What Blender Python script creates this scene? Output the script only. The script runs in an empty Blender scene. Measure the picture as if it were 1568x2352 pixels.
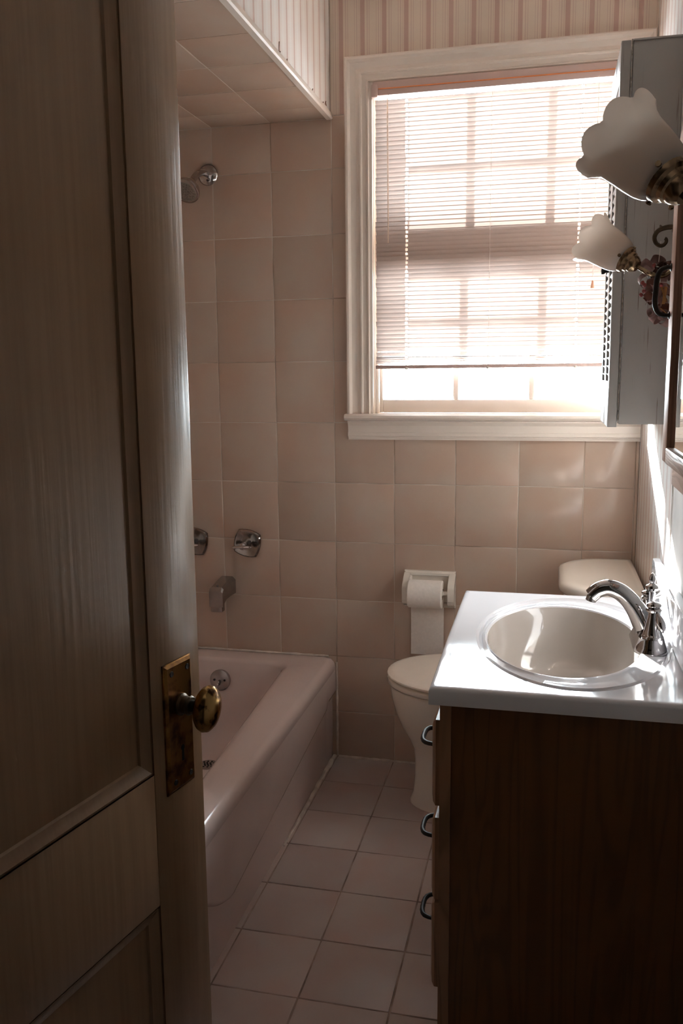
import bpy, bmesh, math, random
from mathutils import Vector, Matrix
random.seed(7)
S = bpy.context.scene
COL = S.collection
PI = math.pi

# ------------------------------------------------------------------ camera
def setup_camera():
    yaw, pitch, roll = math.radians(13.38415), math.radians(9.07661), math.radians(-0.58231)
    cy, sy, cp, sp, cr, sr = math.cos(yaw), math.sin(yaw), math.cos(pitch), math.sin(pitch), math.cos(roll), math.sin(roll)
    r = Vector((cy, sy, 0)); f0 = Vector((-sy, cy, 0)); u0 = Vector((0, 0, 1))
    f = f0*cp - u0*sp; u = u0*cp + f0*sp
    R = r*cr + u*sr; U = u*cr - r*sr
    cam = bpy.data.cameras.new('camera'); o = bpy.data.objects.new('camera', cam); COL.objects.link(o)
    m = Matrix((R, U, -f)).transposed().to_4x4()
    m.translation = Vector((0.71061, -2.89523, 1.36761))
    o.matrix_world = m
    cam.sensor_fit = 'VERTICAL'; cam.sensor_height = 36.0
    cam.lens = 36.0*2012.15/2352.0
    cam.clip_start = 0.02
    S.camera = o
setup_camera()

# ------------------------------------------------------------------ sky, sun, exposure
world = bpy.data.worlds.new('sky'); S.world = world; world.use_nodes = True
bg = world.node_tree.nodes['Background']
bg.inputs['Color'].default_value = (0.84, 0.93, 1.0, 1); bg.inputs['Strength'].default_value = 86.0
sun = bpy.data.lights.new('sun', 'SUN'); sun.energy = 130.0; sun.angle = math.radians(0.8); sun.color = (1.0, 0.97, 0.94)
so = bpy.data.objects.new('sun', sun); COL.objects.link(so)
so.rotation_euler = Vector((0.45, -1.0, -0.5)).to_track_quat('-Z', 'Y').to_euler()
so.location = (-1.5, 4, 4)
# sampling portal in the window opening: gives off no light of its own
pl = bpy.data.lights.new('window_portal', 'AREA'); pl.shape = 'RECTANGLE'; pl.size = 0.80; pl.size_y = 1.14
po = bpy.data.objects.new('window_portal', pl); COL.objects.link(po)
po.location = (0.5275, 0.262, 1.78); po.rotation_euler = (-PI/2, 0, 0)
pl.cycles.is_portal = True
S.view_settings.view_transform = 'Standard'; S.view_settings.look = 'None'
S.view_settings.gamma = 1.0; S.view_settings.use_curve_mapping = False
S.view_settings.exposure = 0.0
S.cycles.max_bounces = 14; S.cycles.diffuse_bounces = 10; S.cycles.glossy_bounces = 5
S.cycles.transmission_bounces = 8; S.cycles.transparent_max_bounces = 16
S.cycles.sample_clamp_indirect = 14.0
S.cycles.caustics_reflective = False; S.cycles.caustics_refractive = False

# ------------------------------------------------------------------ materials
def new_mat(name):
    m = bpy.data.materials.new(name); m.use_nodes = True
    nt = m.node_tree; b = nt.nodes['Principled BSDF']
    return m, nt, b
def rgba(c): return (c[0], c[1], c[2], 1.0)
def plain(name, col, rough=0.5, metal=0.0, noise=0.0, nscale=20.0, bump=0.0, coat=0.0, dark=None, stretch=(1, 1, 1)):
    """one colour with a little procedural unevenness in colour and relief"""
    m, nt, b = new_mat(name)
    b.inputs['Roughness'].default_value = rough; b.inputs['Metallic'].default_value = metal
    b.inputs['Coat Weight'].default_value = coat; b.inputs['Coat Roughness'].default_value = 0.08
    tc = nt.nodes.new('ShaderNodeTexCoord'); mp = nt.nodes.new('ShaderNodeMapping'); mp.inputs['Scale'].default_value = stretch
    nz = nt.nodes.new('ShaderNodeTexNoise'); nz.inputs['Scale'].default_value = nscale; nz.inputs['Detail'].default_value = 4
    nt.links.new(tc.outputs['Object'], mp.inputs[0]); nt.links.new(mp.outputs[0], nz.inputs['Vector'])
    d = dark or tuple(c*(1-noise) for c in col)
    rp = nt.nodes.new('ShaderNodeValToRGB')
    rp.color_ramp.elements[0].position = 0.35; rp.color_ramp.elements[1].position = 0.65
    rp.color_ramp.elements[0].color = rgba(d); rp.color_ramp.elements[1].color = rgba(col)
    nt.links.new(nz.outputs['Fac'], rp.inputs['Fac']); nt.links.new(rp.outputs['Color'], b.inputs['Base Color'])
    if bump:
        bp = nt.nodes.new('ShaderNodeBump'); bp.inputs['Strength'].default_value = bump; bp.inputs['Distance'].default_value = 0.002
        nt.links.new(nz.outputs['Fac'], bp.inputs['Height']); nt.links.new(bp.outputs[0], b.inputs['Normal'])
    return m
def tile_mat(name, c1, c2, rough):
    m, nt, b = new_mat(name)
    b.inputs['Roughness'].default_value = rough
    oi = nt.nodes.new('ShaderNodeObjectInfo'); tc = nt.nodes.new('ShaderNodeTexCoord')
    ml = nt.nodes.new('ShaderNodeMath'); ml.operation = 'MULTIPLY'; ml.inputs[1].default_value = 60
    nt.links.new(oi.outputs['Random'], ml.inputs[0])
    nz = nt.nodes.new('ShaderNodeTexNoise'); nz.noise_dimensions = '4D'; nz.inputs['Scale'].default_value = 6.5; nz.inputs['Detail'].default_value = 2
    nt.links.new(tc.outputs['Object'], nz.inputs['Vector']); nt.links.new(ml.outputs[0], nz.inputs['W'])
    rp = nt.nodes.new('ShaderNodeValToRGB'); rp.color_ramp.elements[0].position = 0.36; rp.color_ramp.elements[1].position = 0.62
    rp.color_ramp.elements[0].color = rgba(c2); rp.color_ramp.elements[1].color = rgba(c1)
    nt.links.new(nz.outputs['Fac'], rp.inputs['Fac'])
    hs = nt.nodes.new('ShaderNodeHueSaturation')
    mr = nt.nodes.new('ShaderNodeMapRange'); mr.inputs['To Min'].default_value = 0.92; mr.inputs['To Max'].default_value = 1.06
    nt.links.new(oi.outputs['Random'], mr.inputs['Value']); nt.links.new(mr.outputs[0], hs.inputs['Value'])
    nt.links.new(rp.outputs['Color'], hs.inputs['Color']); nt.links.new(hs.outputs['Color'], b.inputs['Base Color'])
    n2 = nt.nodes.new('ShaderNodeTexNoise'); n2.inputs['Scale'].default_value = 9
    nt.links.new(tc.outputs['Object'], n2.inputs['Vector'])
    bp = nt.nodes.new('ShaderNodeBump'); bp.inputs['Strength'].default_value = 0.05; bp.inputs['Distance'].default_value = 0.003
    nt.links.new(n2.outputs['Fac'], bp.inputs['Height']); nt.links.new(bp.outputs[0], b.inputs['Normal'])
    return m
def stripes_mat(name, axis, period, ground, pink, line, off=0.0):
    """striped wallpaper: one pink band and three fine lines in each repeat, along world axis 0 or 1"""
    m, nt, b = new_mat(name); b.inputs['Roughness'].default_value = 0.45
    tc = nt.nodes.new('ShaderNodeTexCoord'); sx = nt.nodes.new('ShaderNodeSeparateXYZ')
    nt.links.new(tc.outputs['Object'], sx.inputs[0])
    a = nt.nodes.new('ShaderNodeMath'); a.operation = 'ADD'; a.inputs[1].default_value = 10 + off
    nt.links.new(sx.outputs[axis], a.inputs[0])
    d = nt.nodes.new('ShaderNodeMath'); d.operation = 'DIVIDE'; d.inputs[1].default_value = period; nt.links.new(a.outputs[0], d.inputs[0])
    fr = nt.nodes.new('ShaderNodeMath'); fr.operation = 'FRACT'; nt.links.new(d.outputs[0], fr.inputs[0])
    rp = nt.nodes.new('ShaderNodeValToRGB'); cr = rp.color_ramp; cr.interpolation = 'CONSTANT'
    seq = [(0, pink), (.20, ground), (.30, line), (.34, ground), (.40, line), (.43, ground), (.72, line), (.75, ground), (.82, line), (.86, ground), (.93, line), (.96, ground)]
    cr.elements[0].position = 0; cr.elements[0].color = rgba(seq[0][1])
    cr.elements[1].position = seq[1][0]; cr.elements[1].color = rgba(seq[1][1])
    for p, c in seq[2:]:
        e = cr.elements.new(p); e.color = rgba(c)
    nt.links.new(fr.outputs[0], rp.inputs['Fac'])
    nz = nt.nodes.new('ShaderNodeTexNoise'); nz.inputs['Scale'].default_value = 5; nt.links.new(tc.outputs['Object'], nz.inputs['Vector'])
    mx = nt.nodes.new('ShaderNodeMix'); mx.data_type = 'RGBA'; mx.blend_type = 'MULTIPLY'; mx.inputs['Factor'].default_value = 0.25
    nt.links.new(rp.outputs['Color'], mx.inputs['A']); nt.links.new(nz.outputs['Fac'], mx.inputs['B'])
    nt.links.new(mx.outputs['Result'], b.inputs['Base Color'])
    return m
def wood_mat(name, c1, c2, rough, axis=2, scale=14.0):
    m, nt, b = new_mat(name); b.inputs['Roughness'].default_value = rough
    tc = nt.nodes.new('ShaderNodeTexCoord'); mp = nt.nodes.new('ShaderNodeMapping')
    sc = [1, 1, 1]; sc[axis] = 0.07; mp.inputs['Scale'].default_value = sc
    nt.links.new(tc.outputs['Object'], mp.inputs[0])
    nz = nt.nodes.new('ShaderNodeTexNoise'); nz.inputs['Scale'].default_value = scale; nz.inputs['Detail'].default_value = 3; nz.inputs['Distortion'].default_value = 0.6
    nt.links.new(mp.outputs[0], nz.inputs['Vector'])
    w = nt.nodes.new('ShaderNodeMath'); w.operation = 'MULTIPLY'; w.inputs[1].default_value = 16; nt.links.new(nz.outputs['Fac'], w.inputs[0])
    fr = nt.nodes.new('ShaderNodeMath'); fr.operation = 'PINGPONG'; fr.inputs[1].default_value = 1.0; nt.links.new(w.outputs[0], fr.inputs[0])
    rp = nt.nodes.new('ShaderNodeValToRGB'); rp.color_ramp.elements[0].color = rgba(c2); rp.color_ramp.elements[1].color = rgba(c1)
    rp.color_ramp.elements[0].position = 0.05; rp.color_ramp.elements[1].position = 0.6
    nt.links.new(fr.outputs[0], rp.inputs['Fac']); nt.links.new(rp.outputs['Color'], b.inputs['Base Color'])
    bp = nt.nodes.new('ShaderNodeBump'); bp.inputs['Strength'].default_value = 0.25; bp.inputs['Distance'].default_value = 0.001
    nt.links.new(fr.outputs[0], bp.inputs['Height']); nt.links.new(bp.outputs[0], b.inputs['Normal'])
    return m
def translucent_mat(name, col, tcol, frac, rough=0.4):
    m, nt, b = new_mat(name)
    b.inputs['Base Color'].default_value = rgba(col); b.inputs['Roughness'].default_value = rough
    t = nt.nodes.new('ShaderNodeBsdfTranslucent'); t.inputs['Color'].default_value = rgba(tcol)
    mx = nt.nodes.new('ShaderNodeMixShader'); mx.inputs[0].default_value = frac
    nt.links.new(b.outputs[0], mx.inputs[1]); nt.links.new(t.outputs[0], mx.inputs[2])
    nt.links.new(mx.outputs[0], nt.nodes['Material Output'].inputs['Surface'])
    return m
def glass_mat(name):
    m, nt, b = new_mat(name)
    tr = nt.nodes.new('ShaderNodeBsdfTransparent'); tr.inputs['Color'].default_value = (.95, .97, .97, 1)
    gl = nt.nodes.new('ShaderNodeBsdfGlossy'); gl.inputs['Roughness'].default_value = 0.02
    fz = nt.nodes.new('ShaderNodeFresnel'); fz.inputs['IOR'].default_value = 1.45
    mx = nt.nodes.new('ShaderNodeMixShader')
    nt.links.new(fz.outputs[0], mx.inputs[0]); nt.links.new(tr.outputs[0], mx.inputs[1]); nt.links.new(gl.outputs[0], mx.inputs[2])
    nt.links.new(mx.outputs[0], nt.nodes['Material Output'].inputs['Surface'])
    return m
def scuffed_mat(name, col, wear, rough, nscale=30, lo=0.30, hi=0.36, metal=0.0, stretch=(1, 1, 1), wear_metal=None):
    """a finish with worn or tarnished spots"""
    m, nt, b = new_mat(name); b.inputs['Roughness'].default_value = rough; b.inputs['Metallic'].default_value = metal
    tc = nt.nodes.new('ShaderNodeTexCoord'); mp = nt.nodes.new('ShaderNodeMapping'); mp.inputs['Scale'].default_value = stretch
    nz = nt.nodes.new('ShaderNodeTexNoise'); nz.inputs['Scale'].default_value = nscale; nz.inputs['Detail'].default_value = 5
    nt.links.new(tc.outputs['Object'], mp.inputs[0]); nt.links.new(mp.outputs[0], nz.inputs['Vector'])
    rp = nt.nodes.new('ShaderNodeValToRGB'); rp.color_ramp.elements[0].position = lo; rp.color_ramp.elements[1].position = hi
    rp.color_ramp.elements[0].color = rgba(wear); rp.color_ramp.elements[1].color = rgba(col)
    nt.links.new(nz.outputs['Fac'], rp.inputs['Fac']); nt.links.new(rp.outputs['Color'], b.inputs['Base Color'])
    bp = nt.nodes.new('ShaderNodeBump'); bp.inputs['Strength'].default_value = 0.15; bp.inputs['Distance'].default_value = 0.001
    nt.links.new(rp.outputs['Color'], bp.inputs['Height']); nt.links.new(bp.outputs[0], b.inputs['Normal'])
    return m

def scratched_mat(name, col, wear, rough):
    """paint with short dark scratches running upright"""
    m, nt, b = new_mat(name); b.inputs['Roughness'].default_value = rough
    tc = nt.nodes.new('ShaderNodeTexCoord'); fac = []
    for sc, st, lo, hi in ((170, (1, 1, .03), .62, .68), (7, (1, 1, 1), .47, .60)):
        mp = nt.nodes.new('ShaderNodeMapping'); mp.inputs['Scale'].default_value = st
        nz = nt.nodes.new('ShaderNodeTexNoise'); nz.inputs['Scale'].default_value = sc; nz.inputs['Detail'].default_value = 2
        mr = nt.nodes.new('ShaderNodeMapRange'); mr.inputs['From Min'].default_value = lo; mr.inputs['From Max'].default_value = hi
        nt.links.new(tc.outputs['Object'], mp.inputs[0]); nt.links.new(mp.outputs[0], nz.inputs['Vector']); nt.links.new(nz.outputs['Fac'], mr.inputs['Value']); fac.append(mr)
    ml = nt.nodes.new('ShaderNodeMath'); ml.operation = 'MULTIPLY'
    nt.links.new(fac[0].outputs[0], ml.inputs[0]); nt.links.new(fac[1].outputs[0], ml.inputs[1])
    mx = nt.nodes.new('ShaderNodeMix'); mx.data_type = 'RGBA'; mx.inputs['A'].default_value = rgba(col); mx.inputs['B'].default_value = rgba(wear)
    nt.links.new(ml.outputs[0], mx.inputs['Factor']); nt.links.new(mx.outputs['Result'], b.inputs['Base Color'])
    return m
M = {}
M['tile'] = tile_mat('pink_wall_tile', (.515, .413, .34), (.52, .378, .30), 0.18)
M['floor_tile'] = tile_mat('pink_floor_tile', (.47, .41, .39), (.46, .355, .325), 0.28)
M['grout'] = plain('grout', (.70, .64, .57), 0.9, nscale=4, dark=(.34, .25, .19))
M['floor_grout'] = plain('floor_grout', (.42, .33, .28), 0.95, noise=.5, nscale=12)
M['paint'] = plain('cream_trim_paint', (.78, .70, .63), 0.30, noise=.05, nscale=6, bump=.05)
M['cab_paint'] = scratched_mat('scratched_grey_paint', (.41, .395, .375), (.16, .11, .08), 0.35)
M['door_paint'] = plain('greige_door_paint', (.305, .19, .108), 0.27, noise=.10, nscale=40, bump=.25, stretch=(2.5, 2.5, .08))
M['plaster'] = plain('white_plaster', (.74, .72, .69), 0.6, noise=.25, nscale=7, bump=.1)
M['ceil'] = plain('ceiling_paint', (.75, .68, .62), 0.8, noise=.06)
M['hall'] = plain('hall_paint', (.20, .15, .11), 0.8, noise=.1)
M['hallfloor'] = wood_mat('hall_floor_wood', (.12, .06, .03), (.07, .03, .015), .4, axis=1)
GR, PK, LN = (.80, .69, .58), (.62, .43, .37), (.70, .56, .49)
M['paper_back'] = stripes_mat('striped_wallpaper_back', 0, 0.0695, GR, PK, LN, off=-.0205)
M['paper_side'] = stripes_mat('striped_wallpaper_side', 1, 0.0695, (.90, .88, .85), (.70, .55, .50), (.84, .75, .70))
M['tub'] = plain('pink_enamel', (.64, .53, .50), 0.12, noise=.04, nscale=4, coat=.3)
M['caulk'] = plain('white_caulk', (.72, .64, .58), 0.7, noise=.3, nscale=25)
M['china'] = plain('white_china', (.82, .76, .68), 0.10, noise=.02, nscale=4)
M['seat'] = plain('cream_seat_plastic', (.88, .81, .73), 0.22, noise=.02)
M['holder'] = plain('ceramic_holder', (.78, .74, .68), 0.15, noise=.03)
M['tissue'] = plain('toilet_tissue', (.90, .86, .82), 0.95, noise=.05, nscale=120, bump=.3)
M['card'] = plain('cardboard', (.45, .34, .24), 0.9, noise=.1)
M['marble'] = plain('white_cultured_marble', (.80, .80, .83), 0.035, noise=.04, nscale=5, coat=.5)
def smudge(m, lo, hi, sc):
    nt = m.node_tree; b = nt.nodes['Principled BSDF']
    tc = nt.nodes.new('ShaderNodeTexCoord'); nz = nt.nodes.new('ShaderNodeTexNoise'); nz.inputs['Scale'].default_value = sc; nz.inputs['Detail'].default_value = 6; nz.inputs['Distortion'].default_value = 1.5
    mr = nt.nodes.new('ShaderNodeMapRange'); mr.inputs['From Min'].default_value = .35; mr.inputs['From Max'].default_value = .7; mr.inputs['To Min'].default_value = lo; mr.inputs['To Max'].default_value = hi
    nt.links.new(tc.outputs['Object'], nz.inputs['Vector']); nt.links.new(nz.outputs['Fac'], mr.inputs['Value']); nt.links.new(mr.outputs[0], b.inputs['Roughness'])
smudge(M['marble'], .03, .14, 9); M['marble'].node_tree.nodes['Principled BSDF'].inputs['Coat Weight'].default_value = .15
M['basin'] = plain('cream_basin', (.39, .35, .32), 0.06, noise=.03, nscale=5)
M['oak'] = wood_mat('dark_oak', (.16, .064, .016), (.115, .045, .011), 0.45)
M['oak_light'] = wood_mat('oak_edge', (.32, .17, .09), (.21, .115, .055), 0.36)
M['frame_oak'] = wood_mat('pickled_oak', (.50, .36, .30), (.36, .24, .19), 0.35, axis=1, scale=20)
M['frame_oak_v'] = wood_mat('brown_oak_upright', (.40, .22, .15), (.30, .15, .10), 0.35, axis=2, scale=20)
M['chrome'] = plain('chrome', (.52, .50, .50), 0.06, 1.0, noise=.05)
M['chrome_worn'] = plain('worn_chrome', (.36, .33, .31), 0.13, 1.0, noise=.25, nscale=40)
M['chrome_dull'] = plain('dull_chrome', (.45, .42, .41), 0.24, 1.0, noise=.15, nscale=40)
M['nozzle'] = plain('grey_nozzle_plate', (.30, .26, .22), 0.35, .3, noise=.4, nscale=160)
M['iron'] = plain('blackened_bronze', (.028, .021, .017), 0.5, .2, noise=.3, nscale=60)
M['iron'].node_tree.nodes['Principled BSDF'].inputs['Specular IOR Level'].default_value = 0.25
M['brass'] = scuffed_mat('tarnished_brass', (.46, .29, .11), (.09, .045, .02), 0.22, nscale=70, lo=.36, hi=.46, metal=1.0)
M['brass_dark'] = scuffed_mat('dark_brass_plate', (.34, .17, .05), (.10, .045, .02), 0.28, nscale=45, lo=.34, hi=.55, metal=1.0)
M['sconce_brass'] = scuffed_mat('aged_bronze_brass', (.30, .21, .13), (.10, .06, .035), 0.25, nscale=70, lo=.36, hi=.5, metal=1.0)
M['scroll'] = plain('dark_bronze', (.11, .075, .045), 0.4, .8, noise=.4, nscale=60)
M['hole'] = plain('black_void', (.01, .008, .006), 0.8)
M['hole'].node_tree.nodes['Principled BSDF'].inputs['Specular IOR Level'].default_value = 0.05
M['slat'] = translucent_mat('pink_blind_slat', (.37, .29, .255), (.86, .74, .68), 0.024, 0.4)
M['rail'] = translucent_mat('pink_blind_rail', (.58, .43, .39), (.60, .42, .36), 0.04, 0.35)
M['rail_glow'] = translucent_mat('painted_orange_glow', (.85, .30, .10), (.85, .30, .12), 0.1, 0.35)  # orange stands for daylight glowing through at the head rail
M['cord'] = plain('white_cord', (.85, .80, .75), 0.8, noise=.05)
M['wand'] = translucent_mat('clear_wand', (.80, .70, .62), (.85, .75, .68), 0.5, 0.15)
M['tassel'] = translucent_mat('amber_tassel', (.70, .45, .32), (.80, .45, .28), 0.3, 0.4)
M['glass'] = glass_mat('window_glass')
M['mirror'] = plain('mirror_glass', (.80, .84, .82), 0.015, 1.0)
M['shade'] = translucent_mat('white_opal_glass', (.74, .68, .63), (.88, .80, .73), 0.55, 0.07)
M['hinge'] = plain('rusty_hinge', (.42, .37, .32), 0.5, .2, noise=.5, nscale=120)
M['ribbon'] = plain('dusty_pink_ribbon', (.34, .20, .18), 0.6, noise=.35, nscale=30)
M['ribbon_dark'] = plain('brown_ribbon', (.20, .07, .045), 0.6, noise=.4, nscale=30)
M['straw'] = plain('ochre_straw', (.45, .22, .07), 0.7, noise=.3, nscale=30)
M['bud'] = plain('dried_red_bud', (.32, .06, .055), 0.7, noise=.4, nscale=60)
M['flake'] = plain('torn_paper', (.30, .17, .11), 0.9, noise=.5, nscale=40)
M['sticker'] = translucent_mat('pale_blue_sticker', (.45, .55, .65), (.55, .68, .80), 0.5, 0.5)

# ------------------------------------------------------------------ builders
def box(bm, lo, hi, bev=0.0, seg=2):
    x0, y0, z0 = lo; x1, y1, z1 = hi
    vs = [bm.verts.new(p) for p in ((x0,y0,z0),(x1,y0,z0),(x1,y1,z0),(x0,y1,z0),(x0,y0,z1),(x1,y0,z1),(x1,y1,z1),(x0,y1,z1))]
    fs = [bm.faces.new([vs[i] for i in f]) for f in ((3,2,1,0),(4,5,6,7),(0,1,5,4),(1,2,6,5),(2,3,7,6),(3,0,4,7))]
    if bev:
        es = list({e for f in fs for e in f.edges})
        bmesh.ops.bevel(bm, geom=es, offset=bev, segments=seg, affect='EDGES', profile=0.5)
def loft(bm, rings, caps=(True, True), closed=True):
    R = [[bm.verts.new(p) for p in r] for r in rings]
    n = len(R[0])
    for a, b in zip(R[:-1], R[1:]):
        for i in range(n if closed else n-1):
            j = (i+1) % n
            bm.faces.new((a[i], a[j], b[j], b[i]))
    if closed and caps[0]: bm.faces.new(R[0][::-1])
    if closed and caps[1]: bm.faces.new(R[-1])
    return R
def frame(d):
    d = Vector(d).normalized()
    a = Vector((0, 0, 1)) if abs(d.z) < .9 else Vector((1, 0, 0))
    u = d.cross(a).normalized(); v = d.cross(u).normalized()
    return d, u, v
def tube(bm, pts, rad, seg=10, caps=True):
    P = [Vector(p) for p in pts]; n = len(P)
    rad = rad if isinstance(rad, (list, tuple)) else [rad]*n
    d, u, v = frame(P[1]-P[0]); rings = []
    for i, p in enumerate(P):
        t = (P[min(i+1, n-1)] - P[max(i-1, 0)]).normalized()
        u = (u - t*u.dot(t)).normalized(); v = t.cross(u)
        rings.append([p + (u*math.cos(a)+v*math.sin(a))*rad[i] for a in (2*PI*k/seg for k in range(seg))])
    loft(bm, rings, (caps, caps))
def spline(pts, n=8):
    P = [Vector(p) for p in pts]; P = [P[0]*2-P[1]] + P + [P[-1]*2-P[-2]]; out = []
    for i in range(1, len(P)-2):
        p0, p1, p2, p3 = P[i-1:i+3]
        for k in range(n):
            t = k/n
            out.append(0.5*((2*p1)+(p2-p0)*t+(2*p0-5*p1+4*p2-p3)*t*t+(3*p1-p0-3*p2+p3)*t**3))
    return out + [P[-2]]
def lathe(bm, prof, org, axis, seg=24, ruffle=None, caps=(True, True), sx=1.0, uref=None):
    d, u, v = frame(axis); org = Vector(org)
    if uref is not None:
        u = Vector(uref); u = (u - d*u.dot(d)).normalized(); v = d.cross(u)
    rings = []
    for r, h in prof:
        ring = []
        for k in range(seg):
            a = 2*PI*k/seg; rr, hh = (r, h) if ruffle is None else ruffle(r, h, a)
            ring.append(org + d*hh + (u*math.cos(a)*sx + v*math.sin(a))*max(rr, 1e-4))
        rings.append(ring)
    loft(bm, rings, caps)
def prism(bm, poly, fn, d0, d1):
    """poly: 2D outline, fn(a,b,d)->3D point"""
    loft(bm, [[fn(a, b, d0) for a, b in poly], [fn(a, b, d1) for a, b in poly]])
def worldloc(o):
    l = Vector(o.location)
    while o.parent: o = o.parent; l += Vector(o.location)
    return l
def mk(name, bm, m, parent=None, smooth=30, loc=None):
    """turn a bmesh drawn in world coordinates into one object; the parts share their thing's origin"""
    bmesh.ops.recalc_face_normals(bm, faces=bm.faces[:])
    me = bpy.data.meshes.new(name)
    L = worldloc(parent) if parent else Vector(loc or (0, 0, 0))
    if L.length: bmesh.ops.translate(bm, verts=bm.verts[:], vec=-L)
    bm.to_mesh(me); bm.free()
    if smooth:
        me.polygons.foreach_set('use_smooth', [True]*len(me.polygons))
        me.set_sharp_from_angle(angle=math.radians(smooth))
    for x in (m if isinstance(m, (list, tuple)) else [m]): me.materials.append(M[x])
    o = bpy.data.objects.new(name, me); COL.objects.link(o)
    if parent: o.parent = parent
    else: o.location = L
    return o
def B(): return bmesh.new()
def bx(name, lo, hi, m, parent=None, bev=0.0):
    b = B(); box(b, lo, hi, bev); return mk(name, b, m, parent)
def empty(name, loc=(0, 0, 0), kind=None, label=None, cat=None, group=None):
    o = bpy.data.objects.new(name, None); COL.objects.link(o); o.location = loc; o.empty_display_size = .05
    return tag(o, kind, label, cat, group)
def tag(o, kind=None, label=None, cat=None, group=None):
    for k, v in (('kind', kind), ('label', label), ('category', cat), ('group', group)):
        if v: o[k] = v
    return o
def thing(name, loc, label, cat, group=None): return empty(name, loc, None, label, cat, group)

# ------------------------------------------------------------------ the room shell
P = 0.2055; W = 0.988; CEIL = 2.56; SOF = 2.173; YF = -2.45
ZR = [0.0] + [0.1704 + P*k for k in range(10)]          # wall tile joints
tile_cache = {}
def tile(parent, c, u, v, n, w, h, m, t=0.007):
    """a tile with softened edges; c = centre of its face, u/v in-plane axes, n outward"""
    key = (round(w, 4), round(h, 4), m, tuple(u), tuple(v), t)
    if key not in tile_cache:
        b = B(); U, V, N = Vector(u), Vector(v), Vector(n); e = 0.0018
        def ring(dw, d): return [U*sx*(w/2-dw)+V*sy*(h/2-dw)+N*d for sx, sy in ((-1,-1),(1,-1),(1,1),(-1,1))]
        loft(b, [ring(0, -t), ring(0, -e*.5), ring(e*.35, -e*.15), ring(e*.9, 0)])
        bmesh.ops.recalc_face_normals(b, faces=b.faces[:])
        me = bpy.data.meshes.new('tile'); b.to_mesh(me); b.free(); me.materials.append(M[m])
        me.polygons.foreach_set('use_smooth', [True]*len(me.polygons)); me.set_sharp_from_angle(angle=math.radians(50))
        tile_cache[key] = me
    o = bpy.data.objects.new('tile', tile_cache[key]); COL.objects.link(o); o.parent = parent
    # a hair of setting unevenness
    o.location = Vector(c) - worldloc(parent) + Vector(n)*random.uniform(-.0005, .0003)
    o.rotation_euler = [random.uniform(-.0025, .0025) for _ in range(3)]
    return o
OX0, OX1, OZ0, OZ1 = 0.125, 0.93, 1.212, 2.345           # opening in the window wall
b = B()
for lo, hi in (((-.90, .0010, -.1), (OX0, .25, CEIL+.1)), ((OX1, .0010, -.1), (1.2, .25, CEIL+.1)),
               ((OX0, .0010, -.1), (OX1, .25, OZ0)), ((OX0, .0010, OZ1), (OX1, .25, CEIL+.1))):
    box(b, lo, hi)
wall_back = tag(mk('wall_back', b, 'grout'), 'structure')
G = 0.0028
xs = [P*k for k in range(-4, 5)]
cols = [(-.765, xs[1])] if False else []
edges = [-.765] + [x for x in xs if x > -.765] + [.9775]
for i in range(len(edges)-1):
    x0, x1 = edges[i], edges[i+1]
    rows = ZR[:] + ([SOF] if x1 <= 0.001 else [2.181])
    rows = [z for z in rows if z <= (SOF if x1 <= .001 else 2.181)]
    for j in range(len(rows)-1):
        z0, z1 = rows[j], rows[j+1]; a0, a1 = x0, x1
        if z1 > OZ0 + .01 and x1 > OX0 + .001 and x0 < OX1:
            if x0 < OX0: a1 = OX0 - .002
            else: continue
        if a1 - a0 < .02: continue
        tile(wall_back, ((a0+a1)/2, 0, (z0+z1)/2), (1,0,0), (0,0,1), (0,-1,0), a1-a0-G, z1-z0-G, 'tile')
b = B(); box(b, (.978, -.010, 0), (.988, .006, 1.145), .004); mk('corner_bead', b, 'tile', wall_back)
b = B()
for lo, hi in (((.0, .0, 2.183), (OX0, .0028, OZ1)), ((OX1, .0, 2.183), (.988, .0028, OZ1)), ((.0, .0, OZ1), (.988, .0028, CEIL))): box(b, lo, hi)
mk('wallpaper', b, 'paper_back', wall_back)

wall_left = tag(bx('wall_left', (-.90, YF-.12, -.1), (-.772, .006, CEIL+.1), 'grout'), 'structure')
ye = [0, -.132] + [-.132 - P*k for k in range(1, 8)]
zl = [.37] + [z for z in ZR if z > .38] + [SOF]
for i in range(len(ye)-1):
    for j in range(len(zl)-1):
        tile(wall_left, (-.765, (ye[i]+ye[i+1])/2, (zl[j]+zl[j+1])/2), (0,-1,0), (0,0,1), (1,0,0), ye[i]-ye[i+1]-G, zl[j+1]-zl[j]-G, 'tile')
tag(bx('wall_partition', (-.772, -1.62, 0), (-.0, -1.545, CEIL), 'ceil'), 'structure')

b = B(); box(b, (.991, YF-.12, -.1), (1.2, .006, CEIL+.1))
wall_right = tag(mk('wall_right', b, 'plaster'), 'structure')
# the striped paper ends in a torn edge behind the mirror cabinet
tear = []
z = 0.0
while z < CEIL:
    tear.append((-.775 + random.uniform(-.012, .012) + .012*math.sin(z*9), z)); z += .035
poly = [(0.0, 0.0)] + tear + [(-.775, CEIL), (0.0, CEIL)]
b = B(); prism(b, poly, lambda a, c, d: Vector((d, a, c)), .988, .991)
mk('wallpaper', b, 'paper_side', wall_right, smooth=0)

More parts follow.
